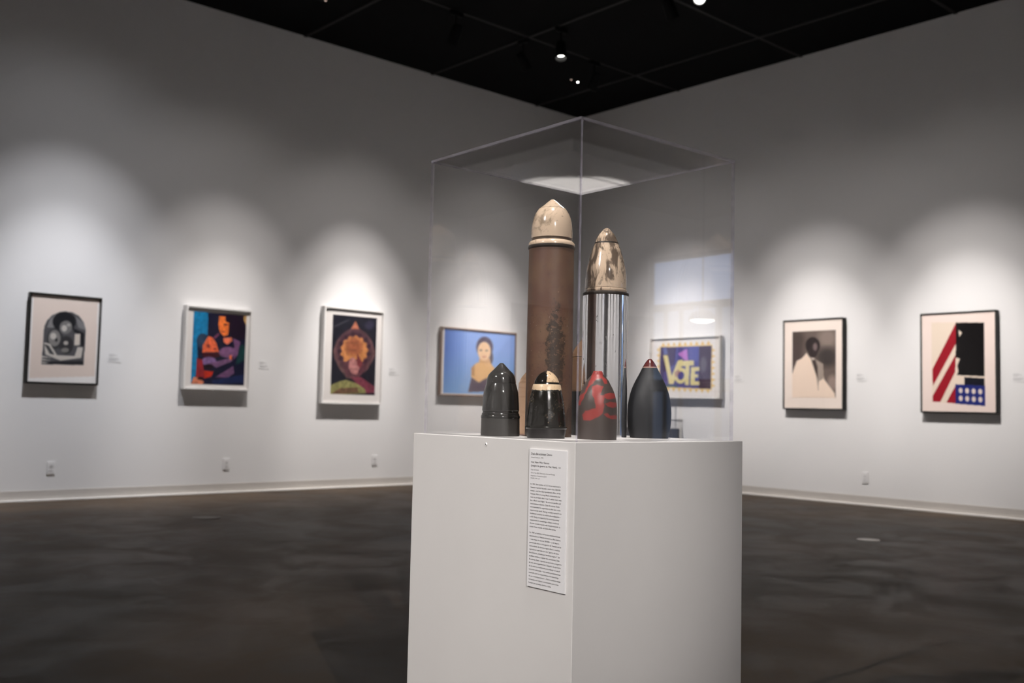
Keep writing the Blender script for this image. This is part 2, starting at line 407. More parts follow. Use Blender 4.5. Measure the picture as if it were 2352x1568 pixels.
bullet('short all black glossy piece with grooved waist and dull base', AX_BLK, 2.345, [
    ('nose', M_bgl, [(0, 833), (3, 833.6), (5.6, 835.4), (8.2, 838.1), (13.5, 844), (19.4, 850), (27.5, 858), (31.8, 866), (34, 879)], True),
    ('shoulder', M_bgl, [(33.2, 879), (34.7, 882.5), (37.5, 892), (40, 903), (41.8, 925), (42.7, 942.5)], True),
    ('waist_groove', M_bgl, [(42.4, 942.8), (41.2, 946), (41.6, 948), (43.3, 950), (43.4, 953)], False),
    ('ring', M_bgl, [(43.4, 953), (44.8, 955), (44.9, 959), (44.0, 961)], False),
    ('base', M_bmt, [(44.0, 961), (44.3, 980), (44.7, 997), (44.4, 1002.5)], False)])
AX_STR = ((1256, 851), (1253.5, 1006))
_cs = bullet_frame(1253.5, 1006, 2.25)
bullet('short black glazed piece with cream collar band and half cream dome', AX_STR, 2.25, [
    ('dome', stripe_dome_material(-PI/2), [(0, 851), (4, 851.6), (8, 853), (17, 858.7), (23.2, 866), (27.0, 873), (28.6, 878)], True),
    ('groove', M_bgl, [(28.4, 878), (28.2, 880), (30.3, 882.5)], False),
    ('band', stripe_band_material(rows(AX_STR, 2.25, [(0, 899)])[0][1]), [(31, 882.8), (31.8, 884), (33.2, 890), (34.8, 899)], False),
    ('body', stripe_body_material(), [(34.8, 899), (39, 917.3), (42.8, 946.6), (44.6, 966), (45.4, 978)], True),
    ('foot_rim', M_bgl, [(45.4, 978), (48.4, 980.3), (48.4, 982.3), (46.6, 984.5)], False),
    ('foot', M_foot, [(46.4, 984.5), (45.2, 993), (42.8, 1007)], False)])
# dark piece splashed with red paint: colour painted on the surface of the body itself
def red_bullet():
    axis = ((1372.6, 852), (1370.5, 1009)); dist = 2.25
    c = bullet_frame(*axis[1], dist)
    o = thing('bullet_ceramic', 'short dull brown grey piece splashed with red paint', 'sculpture', (c[0], c[1], PH), math.atan2(c[1], c[0]), BG)
    raw = [(8.5, 852), (10.5, 853.5), (14.3, 861.6), (23.8, 872), (29.3, 882), (35.6, 894), (40, 905.6), (44, 924.7), (45.2, 946.6), (45.4, 975), (45, 1009)]
    p = rows(axis, dist, raw); fine = smooth_prof(p, 14); top = fine[0][1]
    prof = [(0, top+.0002), (fine[0][0]*.5, top+.0002)] + fine + [(0, fine[-1][1])]
    v, f = lathe_data(prof, 220)
    ob = mesh('body', v, f, None_mat, o, smooth=True)
    V = np.array(v); s = px_scale(1372, dist)
    lat = -V[:, 1]/s*1.0          # to the right as seen from in front
    front = V[:, 0] < 0
    hgt = V[:, 2]; zt, zb = p[0][1], p[-1][1]
    cx = 495 + lat*6.818; cy = 355 + (zt-hgt)/(zt-zb)*(1430-355)
    cx = np.where(front, cx, 990-cx); cy = np.where(front, cy, cy-40)
    jit = 5*np.sin(cx*.055+cy*.03)+4*np.sin(cy*.06+1)
    polys = [[(380,340),(600,340),(575,440),(640,500),(655,560),(600,560),(560,470),(480,480),(430,560),(380,590),(330,690),(280,800),(235,900),(200,900),(215,760),(300,680),(345,560),(400,430)],
             [(410,600),(470,570),(590,600),(560,680),(540,740),(600,740),(600,880),(590,960),(570,1030),(520,1070),(420,1120),(340,1140),(270,1120),(275,1050),(310,985),(400,965),(470,945),(470,880),(440,790),(405,700)],
             [(600,720),(690,695),(800,700),(800,770),(730,790),(640,795),(600,770)],
             [(610,870),(690,840),(810,850),(810,915),(740,930),(660,915)],
             [(600,1030),(650,1010),(700,1060),(770,1040),(820,1060),(820,1105),(700,1100),(640,1075)]]
    red = np.zeros(len(v))
    for ox, oy in ((0, 0), (4, 0), (-4, 0), (0, 4), (0, -4), (3, 3), (-3, -3), (3, -3), (-3, 3)):
        hit = np.zeros(len(v), bool)
        for pl in polys: hit |= inside(cx+jit+ox, cy+jit*.6+oy, pl)
        red += hit/9.0
    n = np.random.rand(len(v))*.2+.9
    col = (red[:, None]*np.array(lin((140, 48, 44)))[None] + (1-red[:, None])*np.array(lin((64, 55, 51)))[None])*n[:, None]
    set_cols(ob.data, col)
    return o
def inside(x, y, poly):
    r = np.zeros(np.shape(x), bool); n = len(poly); j = n-1
    for i in range(n):
        xi, yi = poly[i]; xj, yj = poly[j]
        cond = ((yi > y) != (yj > y)) & (x < (xj-xi)*(y-yi)/((yj-yi) if yj != yi else 1e-9)+xi)
        r ^= cond; j = i
    return r
def set_cols(me, col):
    a = me.color_attributes.new('paint', 'FLOAT_COLOR', 'POINT')
    rgba = np.ones((len(col), 4), np.float32); rgba[:, :3] = col; a.data.foreach_set('color', rgba.ravel())
def painted(name, rough):
    k = NM(name); a = k.new('ShaderNodeAttribute'); a.attribute_name = 'paint'; k.link(a.outputs['Color'], k.b.inputs['Base Color']); k.set(Roughness=rough); return k
_pm = painted('red_paint_on_clay', .42); _pm.bump(_pm.noise(70, 4), .25, .001); None_mat = _pm.m
red_bullet()
AX_NAVY = ((1491, 823.5), (1490.5, 1006.5))
bullet('smooth blue black ovoid piece with maroon tip', AX_NAVY, 2.467, [
    ('tip', M_mar, [(0, 823.5), (3, 824.2), (5.6, 826.4), (10, 832), (14, 838.5), (16.4, 842.4)], True),
    ('tip_line', M_pink, [(16.4, 842.4), (17.2, 844.8)], False),
    ('body', M_navy, [(17.2, 844.8), (24, 858.7), (31.8, 873.3), (38.5, 888), (43.6, 902.7), (46.9, 917.3), (49, 932), (50, 946.6), (50, 961), (49, 976), (46.6, 990.6), (44, 1001), (43.4, 1007)], True)])
bullet('pale peach clay piece half hidden behind the tall brown tube', ((1246, 828), (1243, 1003)), 2.50, [
    ('nose', M_cream3, [(0, 828), (5, 830), (20, 842), (37, 855), (48, 868), (53, 878)], True),
    ('body', M_cream3, [(52.4, 878.5), (54.5, 881), (55, 920), (54.5, 996)], False),
    ('foot', M_pink, [(55.2, 996), (55.2, 1003)], False)])
bullet('brown clay piece with black lower half, hidden behind the chrome tube', ((1375, 745), (1372, 1003)), 2.59, [
    ('nose', M_bbrown, [(0, 745), (8, 747), (28, 765), (47, 790), (58, 806), (62, 821)], True),
    ('body', M_bbrown, [(61, 822), (62.5, 824), (63, 900)], False),
    ('lower_body', M_bdark, [(63, 900), (62.5, 1003)], False)])

# ------------------------------------------------------------------ text panel on the pedestal
def text_mesh(name, lines, mat, parent, bold=0.0):
    # lines: (string, x, z, size, x-scale)
    bm = bmesh.new()
    for s_, x, z, size, xs in lines:
        cu = bpy.data.curves.new('t', 'FONT'); cu.body = s_; cu.size = size; cu.resolution_u = 2; cu.offset = bold*size
        ob = bpy.data.objects.new('t', cu); COL.objects.link(ob)
        dg = bpy.context.evaluated_depsgraph_get(); me = bpy.data.meshes.new_from_object(ob.evaluated_get(dg))
        n0 = len(bm.verts); bm.from_mesh(me); bm.verts.ensure_lookup_table()
        for v in bm.verts[n0:]: v.co = (x+v.co.x*xs, 0, z+v.co.y)
        bpy.data.objects.remove(ob); bpy.data.curves.remove(cu); bpy.data.meshes.remove(me)
    return bm_obj(name, bm, mat, parent)
LW, LH, LT = .1135, .2832, .003
_q = np.array([PX, PY]) + EY*.0203 - EX*.0001
lab = thing('text_panel', 'narrow white printed text panel fixed to the pedestal face', 'label', (_q[0], _q[1], .8645-LH), PB-PI/2)
# local: x to the right as read, y into the pedestal, origin at lower right
M_card = plain('label_card', (.79, .785, .80), .6)
M_ink = plain('label_ink', (.035, .03, .03), .7); M_ink2 = plain('label_ink_grey', (.13, .12, .12), .7)
box('card', (-LW, -LT, 0), (0, 0, LH), M_card, lab)
def lz(y): return LH-(y-45)*.0002-.0012
x0 = -LW+.0052
bold = [('Dale Brockman Davis', 99, .0063), ('Viet Nam War Games', 184, .0053), ('(Juegos de guerra en Viet Nam),', 220, .0053)]
h = text_mesh('heading_text', [(s_, x0, lz(y), sz, 1.17) for s_, y, sz in bold], M_ink, lab, .012); h.location = (0, -LT-.0002, 0)
small = [('United States, b. 1945', 133, .0043), ('Clay and metal', 260, .0041), ('Gift of the 2021 Decorative Arts and Design', 293, .0041), ('Acquisition Committee (DA\u00b2)', 322, .0041), ('M.2021.194.1\u2013.8', 349, .0041)]
ln = [(s_, x0, lz(y), sz, 1.0) for s_, y, sz in small] + [('1969', x0+.0835, lz(220), .0043, .9)]
h = text_mesh('caption_text', ln, M_ink2, lab); h['kind'] = 'stuff'; h.location = (0, -LT-.0002, 0)
en = '''In 1969, the number of U.S. forces stationed in
Vietnam reached its peak\u2014more than 500,000
troops\u2014and the disproportionate effect of the
Vietnam War on young Black communities led
many to proclaim that it was \u201ca white man\u2019s war,
but a Black man\u2019s fight.\u201d An avowed pacifist and
conscientious objector, Dale Brockman Davis
communicated his opposition to the war in this
experimental work. Having recently turned from
traditional ceramics to multimedia sculptures\u2014
a shift likely prompted by his contemporaries\u2019
experiments in assemblage\u2014Davis combined
thrown ceramic vessels with found materials to
create these missile- or bullet-like forms.'''.split('\n')
es = '''En 1969, el n\u00famero de fuerzas estadounidenses
estacionado en Vietnam alcanz\u00f3 su cifra m\u00e1xima
\u2014una tropa de m\u00e1s de 500.000\u2014 y el despro-
porcionado efecto de la guerra de Vietnam en las
comunidades de j\u00f3venes negros llev\u00f3 a muchos
a proclamar que \u00e9sta era una \u201cguerra de hom-
bres blancos, peleada por hombres negros\u201d. Un
pacifista confeso y objetor de consciencia, Dale
Brockman Davis, expres\u00f3 su oposici\u00f3n a la guerra
en esta obra experimental. Despu\u00e9s de apartarse
de la cer\u00e1mica tradicional para trabajar en escul-
turas de multimedia \u2014un cambio probablemente
suscitado por los experimentos de ensamblaje
de sus contempor\u00e1neos\u2014, Davis combin\u00f3 vasijas
torneadas con objetos encontrados para crear
formas que parec\u00edan misiles o balas.'''.split('\n')
body = [(s_, x0, lz(410+33.6*i), .0046, 1.05) for i, s_ in enumerate(en)] + [(s_, x0, lz(909+34.1*i), .0046, 1.05) for i, s_ in enumerate(es)]
h = text_mesh('body_text', body, M_ink, lab, .004); h.location = (0, -LT-.0002, 0)

# ------------------------------------------------------------------ pictures: painted sheets on fine grids
class Art:
    def __init__(s, TL, TR, BL, w, h, bg):
        s.w, s.h = w, h; TL, TR, BL = map(np.array, (TL, TR, BL)); A = np.stack([TR-TL, BL-TL], 1).astype(float); s.Ai = np.linalg.inv(A); s.o = TL.astype(float)
        uu, vv = np.meshgrid(np.linspace(0, 1, w), np.linspace(0, 1, h)); P = A@np.stack([uu.ravel(), vv.ravel()]) + TL[:, None]
        s.X = P[0].reshape(h, w); s.Y = P[1].reshape(h, w); s.c = np.ones((h, w, 3))*np.array(bg, float)
    def poly(s, pts, col, a=1.0):
        m = inside(s.X, s.Y, pts)[..., None]*a; s.c = s.c*(1-m)+np.array(col, float)*m; return s
    def ell(s, cx, cy, rx, ry, col, rot=0.0, soft=.08, a=1.0):
        cr, sr = math.cos(rot), math.sin(rot); dx, dy = s.X-cx, s.Y-cy
        q = np.hypot((dx*cr+dy*sr)/rx, (-dx*sr+dy*cr)/ry); m = np.clip((1-q)/soft+.5, 0, 1)[..., None]*a; s.c = s.c*(1-m)+np.array(col, float)*m; return s
    def ring(s, cx, cy, rx, ry, wd, col, rot=0.0):
        cr, sr = math.cos(rot), math.sin(rot); dx, dy = s.X-cx, s.Y-cy
        q = np.hypot((dx*cr+dy*sr)/rx, (-dx*sr+dy*cr)/ry); m = (np.abs(q-1) < wd)[..., None]; s.c = np.where(m, np.array(col, float), s.c); return s
    def blur(s, n=1):
        for _ in range(n):
            p = np.pad(s.c, ((1, 1), (1, 1), (0, 0)), 'edge'); s.c = (p[1:-1, 1:-1]*2+p[:-2, 1:-1]+p[2:, 1:-1]+p[1:-1, :-2]+p[1:-1, 2:])/6
        return s
    def grain(s, amt):
        n = np.random.rand(s.h//6+2, s.w//6+2)-.5; n = np.kron(n, np.ones((6, 6)))[:s.h, :s.w]; s.c = np.clip(s.c*(1+amt*n[..., None]), 0, 255); return s
    def sheet(s, name, x0, x1, z0, z1, y, parent, mat, gain=1.0):
        w, h = s.w, s.h; xs = np.linspace(x0, x1, w); zs = np.linspace(z1, z0, h); X, Z = np.meshgrid(xs, zs)
        V = np.stack([X.ravel(), np.full(w*h, y), Z.ravel()], 1)
        i = np.arange(w*h).reshape(h, w); F = np.stack([i[1:, :-1], i[1:, 1:], i[:-1, 1:], i[:-1, :-1]], -1).reshape(-1, 4)
        me = bpy.data.meshes.new(name); me.vertices.add(w*h); me.vertices.foreach_set('co', V.ravel().astype(np.float32))
        me.loops.add(F.size); me.loops.foreach_set('vertex_index', F.ravel().astype(np.int32))
        me.polygons.add(len(F)); me.polygons.foreach_set('loop_start', np.arange(0, F.size, 4, dtype=np.int32)); me.polygons.foreach_set('loop_total', np.full(len(F), 4, np.int32))
        me.update(calc_edges=True); me.materials.append(mat)
        v = np.clip(s.c, 0, 255)/255; L = np.where(v <= .04045, v/12.92, ((v+.055)/1.055)**2.4)
        set_cols(me, np.clip(L*gain, 0, 1).reshape(-1, 3)); o = bpy.data.objects.new(name, me); link(o, parent); return o
_pp = painted('printed_sheet', .75); _pp.set(Specular_IOR_Level=.12); M_print = _pp.m
M_mat_w = plain('mat_board_warm', lin((236, 222, 212)), .9)
M_mat_c = plain('mat_board_cool', lin((224, 219, 216)), .9)
M_glaze = clear_sheet('picture_glazing', .006, f1=.5)

def art_mothers():
    a = Art((212, 128), (668, 160), (185, 690), 150, 180, (240, 236, 234)); D = (34, 34, 38)
    a.poly([(224,120),(655,150),(634,672),(196,668)], (228, 212, 202))
    a.poly([(290,345),(294,318),(310,282),(345,245),(395,223),(430,218),(480,225),(525,250),(555,290),(572,345),(557,592),(275,578)], (84, 83, 86))
    a.poly([(330,270),(370,235),(360,330),(310,330)], (135, 133, 134)).poly([(500,250),(560,300),(570,350),(520,330)], (125, 124, 126))
    a.ell(425, 290, 78, 68, D).ell(435, 328, 42, 46, (120, 118, 118), .4).ell(425, 335, 18, 22, (196, 190, 185)).ell(455, 312, 14, 10, (170, 166, 162))
    a.poly([(480,330),(560,370),(560,460),(540,460),(535,380),(490,360)], D)
    a.ell(363, 408, 54, 70, (60, 60, 62)).ell(360, 402, 40, 56, (132, 129, 127)).ell(352, 388, 20, 22, (200, 194, 188)).ell(372, 415, 10, 12, (50, 50, 52))
    a.ell(440, 450, 46, 62, (56, 55, 57)).ell(436, 436, 16, 14, (184, 178, 172)).ell(430, 485, 26, 16, (128, 125, 122))
    a.poly([(496,372),(532,374),(530,452),(494,452)], (210, 200, 190))
    a.poly([(290,430),(330,440),(378,520),(495,528),(515,465),(552,468),(540,540),(400,556),(300,512)], (198, 191, 184))
    a.poly([(290,440),(322,452),(360,515),(330,510)], (70, 70, 72))
    for y in (520, 540, 560): a.poly([(278, y), (300, y+6), (340, y+14), (278, y+10)], (205, 198, 190))
    a.poly([(330,560),(556,562),(556,590),(300,580)], (42, 42, 46)); return a.blur(1)
def art_embrace():
    a = Art((360, 255), (1040, 300), (330, 1190), 140, 180, (21, 21, 46))
    a.poly([(340,240),(540,250),(536,560),(430,560),(402,640),(412,850),(398,1000),(380,1130),(320,1195)], (24, 122, 172))
    a.poly([(760,270),(1045,290),(1025,620),(850,610),(795,500),(765,390)], (30, 16, 34)).poly([(1005,300),(1045,300),(1038,440),(1000,350)], (190, 150, 92))
    a.poly([(680,310),(760,314),(766,385),(812,402),(800,560),(742,582),(690,520),(672,430)], (242, 122, 56)).ell(768, 424, 28, 13, (118, 52, 42)).ell(735, 520, 22, 9, (170, 70, 45))
    a.poly([(735,600),(845,592),(855,640),(790,690),(740,655)], (226, 116, 86)).poly([(600,600),(670,535),(690,560),(630,610)], (120, 60, 90))
    a.ell(472, 642, 74, 100, (44, 62, 86)).poly([(545,575),(600,596),(650,675),(680,785),(470,788),(476,695)], (234, 106, 66)).ell(545, 706, 22, 26, (140, 55, 48)).ell(630, 742, 20, 16, (150, 60, 50))
    a.poly([(470,792),(690,790),(692,850),(560,862),(478,852)], (62, 16, 28)).ell(795, 790, 112, 72, (126, 86, 124)).poly([(860,600),(962,650),(930,830),(868,890),(880,700)], (114, 76, 114))
    a.ell(555, 905, 92, 58, (124, 94, 140)).poly([(560,930),(820,868),(862,905),(650,992)], (120, 84, 120)).poly([(815,830),(850,830),(850,890),(820,880)], (230, 110, 70))
    a.poly([(400,860),(470,880),(492,1020),(612,1040),(590,1100),(500,1132),(395,1105)], (146, 36, 44)).poly([(490,1030),(615,1040),(580,1110),(500,1126)], (190, 46, 26)).ell(550, 975, 62, 34, (28, 12, 24))
    a.poly([(950,700),(1028,690),(1014,900),(900,960)], (26, 60, 62)).poly([(640,1112),(868,972),(882,1070),(800,1122)], (112, 76, 112)).poly([(600,1150),(1010,1090),(1010,1200),(600,1200)], (26, 38, 78))
    a.poly([(330,1195),(362,1105),(430,1108),(502,1180),(480,1200)], (204, 122, 92)).ell(450, 1125, 40, 18, (30, 14, 22)); return a.blur(1).grain(.22)
def art_pod():
    a = Art((328, 262), (835, 305), (297, 1185), 130, 200, (28, 28, 38)); B = (96, 70, 70)
    a.poly([(330,400),(520,310),(500,340),(340,420)], (52, 52, 60)).ell(745, 390, 50, 50, (48, 46, 66), soft=.7)
    a.poly([(585,335),(620,430),(700,480),(770,570),(810,690),(818,740),(780,820),(720,920),(640,980),(600,1030),(480,1010),(400,900),(345,780),(327,690),(370,570),(450,480),(530,430)], B)
    a.ell(570, 690, 200, 250, (70, 44, 54), soft=.3).poly([(585,335),(628,440),(530,432)], (160, 98, 76))
    st = [(570+(165 if k % 2 == 0 else 140)*math.cos(k*PI/13), 690+(185 if k % 2 == 0 else 158)*math.sin(k*PI/13)) for k in range(26)]
    a.poly(st, (190, 126, 76)).ell(565, 640, 100, 105, (138, 80, 56), soft=.7)
    for k in range(26):
        t_ = k*PI/13; a.poly([(570+60*math.cos(t_-.03), 690+70*math.sin(t_-.03)), (570+150*math.cos(t_), 690+168*math.sin(t_)), (570+60*math.cos(t_+.05), 690+70*math.sin(t_+.05))], (150, 92, 58), .7)
        if k % 2: a.ell(570+178*math.cos(t_), 690+200*math.sin(t_), 16, 18, (46, 30, 40), soft=.5)
    a.poly([(430,840),(520,790),(640,800),(720,900),(640,990),(480,1000)], (88, 54, 62)).poly([(520,780),(560,768),(635,870),(600,980),(540,960),(500,880)], (166, 112, 110)).poly([(600,720),(660,830),(640,900),(600,860)], (110, 52, 56))
    a.poly([(520,1000),(640,1000),(810,1130),(815,1200),(700,1200),(600,1090)], (112, 54, 68))
    a.poly([(295,1085),(400,1045),(480,1030),(600,1080),(690,1150),(705,1200),(290,1200)], (132, 128, 82)).poly([(400,1125),(600,1125),(620,1190),(305,1190)], (104, 78, 60)); return a.blur(1).grain(.25)
def art_woman():
    a = Art((285, 165), (1100, 240), (255, 945), 170, 130, (120, 150, 205))
    g = np.clip((a.X-285)/260, 0, 1)[..., None]; v = np.clip((a.Y-420)/500, 0, 1)[..., None]
    a.c = (1-g)*np.array((62, 98, 172.))+g*np.array((124, 152, 208.)); a.c = a.c*(1-v*.6)+np.array((118, 158, 190.))*v*.6
    a.ell(732, 400, 98, 132, (74, 64, 84)).ell(795, 530, 34, 90, (80, 70, 80)).poly([(668,540),(790,540),(805,650),(655,650)], (192, 150, 108)).ell(726, 450, 76, 118, (214, 180, 146))
    a.poly([(575,650),(640,590),(800,600),(862,690),(850,805),(740,800),(655,838),(600,805),(568,760)], (204, 162, 112)).poly([(575,650),(612,610),(606,760),(575,740)], (150, 108, 70), .7)
    a.poly([(575,770),(655,835),(740,788),(862,800),(870,955),(530,950)], (76, 66, 82)).ell(686, 436, 17, 9, (70, 62, 66)).ell(756, 442, 17, 9, (70, 62, 66)).ell(725, 520, 24, 8, (184, 118, 104)); return a.blur(1)
def art_vote():
    a = Art((215, 320), (1005, 285), (215, 985), 170, 150, (232, 227, 224)); Y = (226, 190, 110)
    a.poly([(290,392),(930,366),(925,890),(288,890)], (236, 212, 160))
    for k in range(9):
        t_ = (k+.5)/9; x = 305+610*t_; yt = 400-24*t_
        a.poly([(x-22, yt-8), (x+22, yt-10), (x, yt-52)], Y).poly([(x-22, 884), (x+22, 884), (x, 925)], Y)
    for k in range(7):
        t_ = (k+.5)/7; y = 400+470*t_
        a.poly([(922, y-22), (922, y+22), (962, y)], Y).poly([(296, y-22), (296, y+22), (258, y)], Y)
    a.poly([(305,405),(918,380),(912,875),(300,875)], (82, 78, 138)).poly([(305,405),(500,397),(480,600),(350,700),(340,875),(300,875)], (66, 46, 80)).poly([(340,400),(380,400),(400,480),(350,500)], (110, 120, 170))
    a.poly([(775,386),(918,380),(912,875),(772,875)], (62, 40, 60)).ell(825, 600, 38, 90, (96, 86, 98), soft=.5).poly([(650,395),(770,390),(770,560),(660,560)], (92, 92, 158))
    a.poly([(520,480),(630,418),(646,562),(602,548)], (184, 122, 198)); C = (218, 206, 152)
    a.poly([(342,500),(396,498),(450,742),(520,560),(578,545),(582,600),(484,800),(472,838),(418,838)], C)
    a.ring(560, 735, 58, 72, .30, C, .2).poly([(556,560),(712,556),(716,610),(662,616),(656,842),(608,842),(614,622),(556,624)], C)
    a.poly([(680,632),(778,626),(778,672),(726,678),(726,712),(766,712),(766,750),(726,752),(726,796),(776,792),(776,836),(674,842)], C)
    a.poly([(480,700),(530,660),(560,700),(500,760)], (150, 100, 110), .6).poly([(380,850),(520,850),(520,875),(380,875)], (62, 96, 110)); return a.blur(1)
def art_coat():
    a = Art((315, 322), (840, 300), (312, 1112), 120, 180, (104, 92, 86))
    a.ell(370, 420, 90, 140, (76, 66, 62), soft=.9).ell(740, 400, 110, 110, (136, 122, 114), soft=.9).ell(740, 620, 120, 110, (66, 60, 58), soft=.8).ell(360, 600, 80, 120, (78, 66, 64), soft=.9).ell(800, 920, 60, 90, (150, 132, 124), soft=.8)
    C = (234, 212, 194)
    a.poly([(490,573),(545,655),(600,800),(622,900),(630,1015),(636,890),(690,800),(702,882),(824,1038),(836,1118),(305,1118),(312,835),(368,670),(432,640)], C)
    a.poly([(520,590),(600,650),(690,700),(696,870),(640,905),(628,1000),(606,835)], (158, 144, 134)).poly([(545,640),(600,660),(625,740),(624,880),(606,830)], (74, 63, 60)).poly([(525,590),(590,640),(560,665)], (200, 184, 172))
    a.ell(565, 485, 88, 100, (48, 41, 41)).ell(570, 560, 55, 70, (54, 46, 46), .2).ell(594, 500, 26, 46, (118, 102, 102), soft=.6); return a.blur(1)
def art_flag():
    a = Art((160, 180), (1045, 132), (150, 1335), 170, 220, (236, 218, 210)); R_ = (152, 18, 36)
    a.poly([(270,264),(915,256),(913,1222),(270,1214)], (228, 211, 194))
    a.poly([(575,272),(578,505),(280,1025),(275,828)], R_).poly([(572,636),(560,842),(370,1212),(272,1214),(272,1150)], R_).poly([(560,1008),(560,1216),(445,1212)], R_)
    a.poly([(578,262),(914,258),(912,882),(580,882),(598,832),(584,770),(622,690),(568,672)], (14, 11, 13)).poly([(608,350),(650,380),(618,428)], (230, 214, 198))
    a.poly([(668,900),(912,904),(912,992),(668,992)], (12, 15, 28)).poly([(558,990),(915,990),(915,1223),(558,1220)], (26, 38, 112))
    for i, x in enumerate((622, 700, 778, 856)):
        for y in (1060, 1152): a.ell(x, y, 24, 32, (226, 210, 200), soft=.3)
    return a

def picture(label, wall, x, z, depth, rim, fmat, art, img_px, rec, mat_board, border=0.0, gl=True, gain=1.0):
    # x: left and right edge along the wall as seen from in front; local x right, y into wall, z up
    xa, xb = x; cx = (xa+xb)/2; hw = abs(xb-xa)/2; cz = (z[0]+z[1])/2; hh = (z[1]-z[0])/2
    if wall == 'L': o = thing('framed_picture', label, 'picture', (cx, YL-.001, cz), 0)
    else: o = thing('framed_picture', label, 'picture', (XR-.001, cx, cz), -PI/2)
    d = depth
    bars = [((-hw, -d, -hh), (-hw+rim, 0, hh)), ((hw-rim, -d, -hh), (hw, 0, hh)), ((-hw+rim, -d, hh-rim), (hw-rim, 0, hh)), ((-hw+rim, -d, -hh), (hw-rim, 0, -hh+rim))]
    for n_, (lo, hi) in zip(('frame_side', 'frame_side', 'frame_rail', 'frame_rail'), bars): box(n_, lo, hi, fmat, o, bevel=.0015)
    yb = -d+rec
    box('mat_board', (-hw+rim, yb, -hh+rim), (hw-rim, yb+.006, hh-rim), mat_board, o)
    pts = [on_plane(px, py, 1 if wall == 'L' else 0, (YL if wall == 'L' else XR)-.001-d+rec) for px, py in img_px]
    ls = [((p[0]-cx) if wall == 'L' else (cx-p[1]), p[2]-cz) for p in pts]      # TL, TR, BR, BL
    l = (ls[0][0]+ls[3][0])/2; r = (ls[1][0]+ls[2][0])/2; tp = (ls[0][1]+ls[1][1])/2; bt = (ls[2][1]+ls[3][1])/2
    l, r = max(l, -hw+rim+.001), min(r, hw-rim-.001); tp, bt = min(tp, hh-rim-.001), max(bt, -hh+rim+.001)
    art.sheet('print', l, r, bt, tp, yb-.0012, o, M_print, gain)
    if gl: box('glazing', (-hw+rim, yb-.008, -hh+rim), (hw-rim, yb-.006, hh-rim), M_glaze, o)
    return o
M_wood = plain('walnut_frame', (.20, .115, .075), .45, var=.3, scale=14)
M_bframe = plain('black_frame', (.006, .006, .005), .4, spec=.15)
M_wframe = plain('white_frame', (.79, .775, .765), .45)
picture('black framed black and white print with an arched top', 'L', (2.735, 3.377), (1.071, 1.901), .06, .016, M_bframe, art_mothers(),
        [(73, 684), (230, 696), (221.5, 880), (63.5, 877)], .018, M_mat_w)
picture('white framed print of an orange faced mother and child on cyan and navy', 'L', (4.206, 4.929), (1.060, 1.908), .078, .020, M_wframe, art_embrace(),
        [(444.3, 715.5), (565.7, 723.6), (560.4, 883.4), (438.9, 882.5)], .024, M_mat_c)
picture('white framed dark picture of a spiky orange seed pod', 'L', (5.80, 6.602), (.945, 2.035), .078, .020, M_wframe, art_pod(),
        [(764.8, 721.8), (865, 730.3), (861, 907.2), (758.7, 904.3)], .022, M_mat_c)
picture('brown framed wide portrait of a woman on pale blue', 'L', (7.468, 8.705), (1.078, 1.919), .055, .016, M_wood, art_woman(),
        [(1023, 752), (1184, 768), (1182, 908), (1016, 902)], .014, M_mat_c, gain=1.3)
picture('white framed wide print reading VOTE with a yellow toothed border', 'R', (8.300, 7.202), (1.108, 1.868), .075, .016, M_wframe, art_vote(),
        [(1501, 781), (1652, 774.5), (1652, 909), (1499, 908)], .020, M_mat_c)
picture('black framed portrait of a person in a cream coat', 'R', (6.340, 5.594), (.998, 1.999), .066, .014, M_bframe, art_coat(),
        [(1820.3, 761.6), (1920.8, 757.4), (1918.9, 913.4), (1819.7, 912.4)], .010, M_mat_w)
picture('black framed red stripe, black and blue cut-out print', 'R', (4.741, 3.989), (.988, 1.988), .066, .014, M_bframe, art_flag(),
        [(2120.6, 724.4), (2290, 715.3), (2289.5, 946), (2118.7, 945.5)], .010, M_mat_w)

# small captions beside the pictures
M_tiny = plain('caption_print', (.46, .45, .455), .8); M_cap = plain('caption_card', (.79, .785, .79), .7)
def caption(label, wall, x, z, w=.125, h=.085):
    o = thing('wall_label', label, 'label', (x, YL-.0005, z) if wall == 'L' else (XR-.0005, x, z), 0 if wall == 'L' else -PI/2, 'small captions on the walls')
    box('card', (0, -.0025, -h), (w, 0, 0), M_cap, o)
    ls = []
    for i, f in enumerate((.52, .72, .40, .0, .80, .86, .62)):
        if f: ls.append(((.008, -.0032, -.014-i*.0095), (.008+(w-.016)*f, -.0026, -.010-i*.0095)))
    boxes('print_lines', ls, M_tiny, o)
caption('small white caption beside the arched black and white print', 'L', 3.478, 1.385)
caption('small white caption beside the orange faced mother and child print', 'L', 5.060, 1.385)
caption('small white caption beside the seed pod picture', 'L', 6.735, 1.385)
caption('small white caption beside the VOTE print', 'R', 7.040, 1.390)
caption('small white caption beside the cream coat portrait', 'R', 5.480, 1.395)
caption('small white caption beside the red stripe print', 'R', 3.872, 1.382)

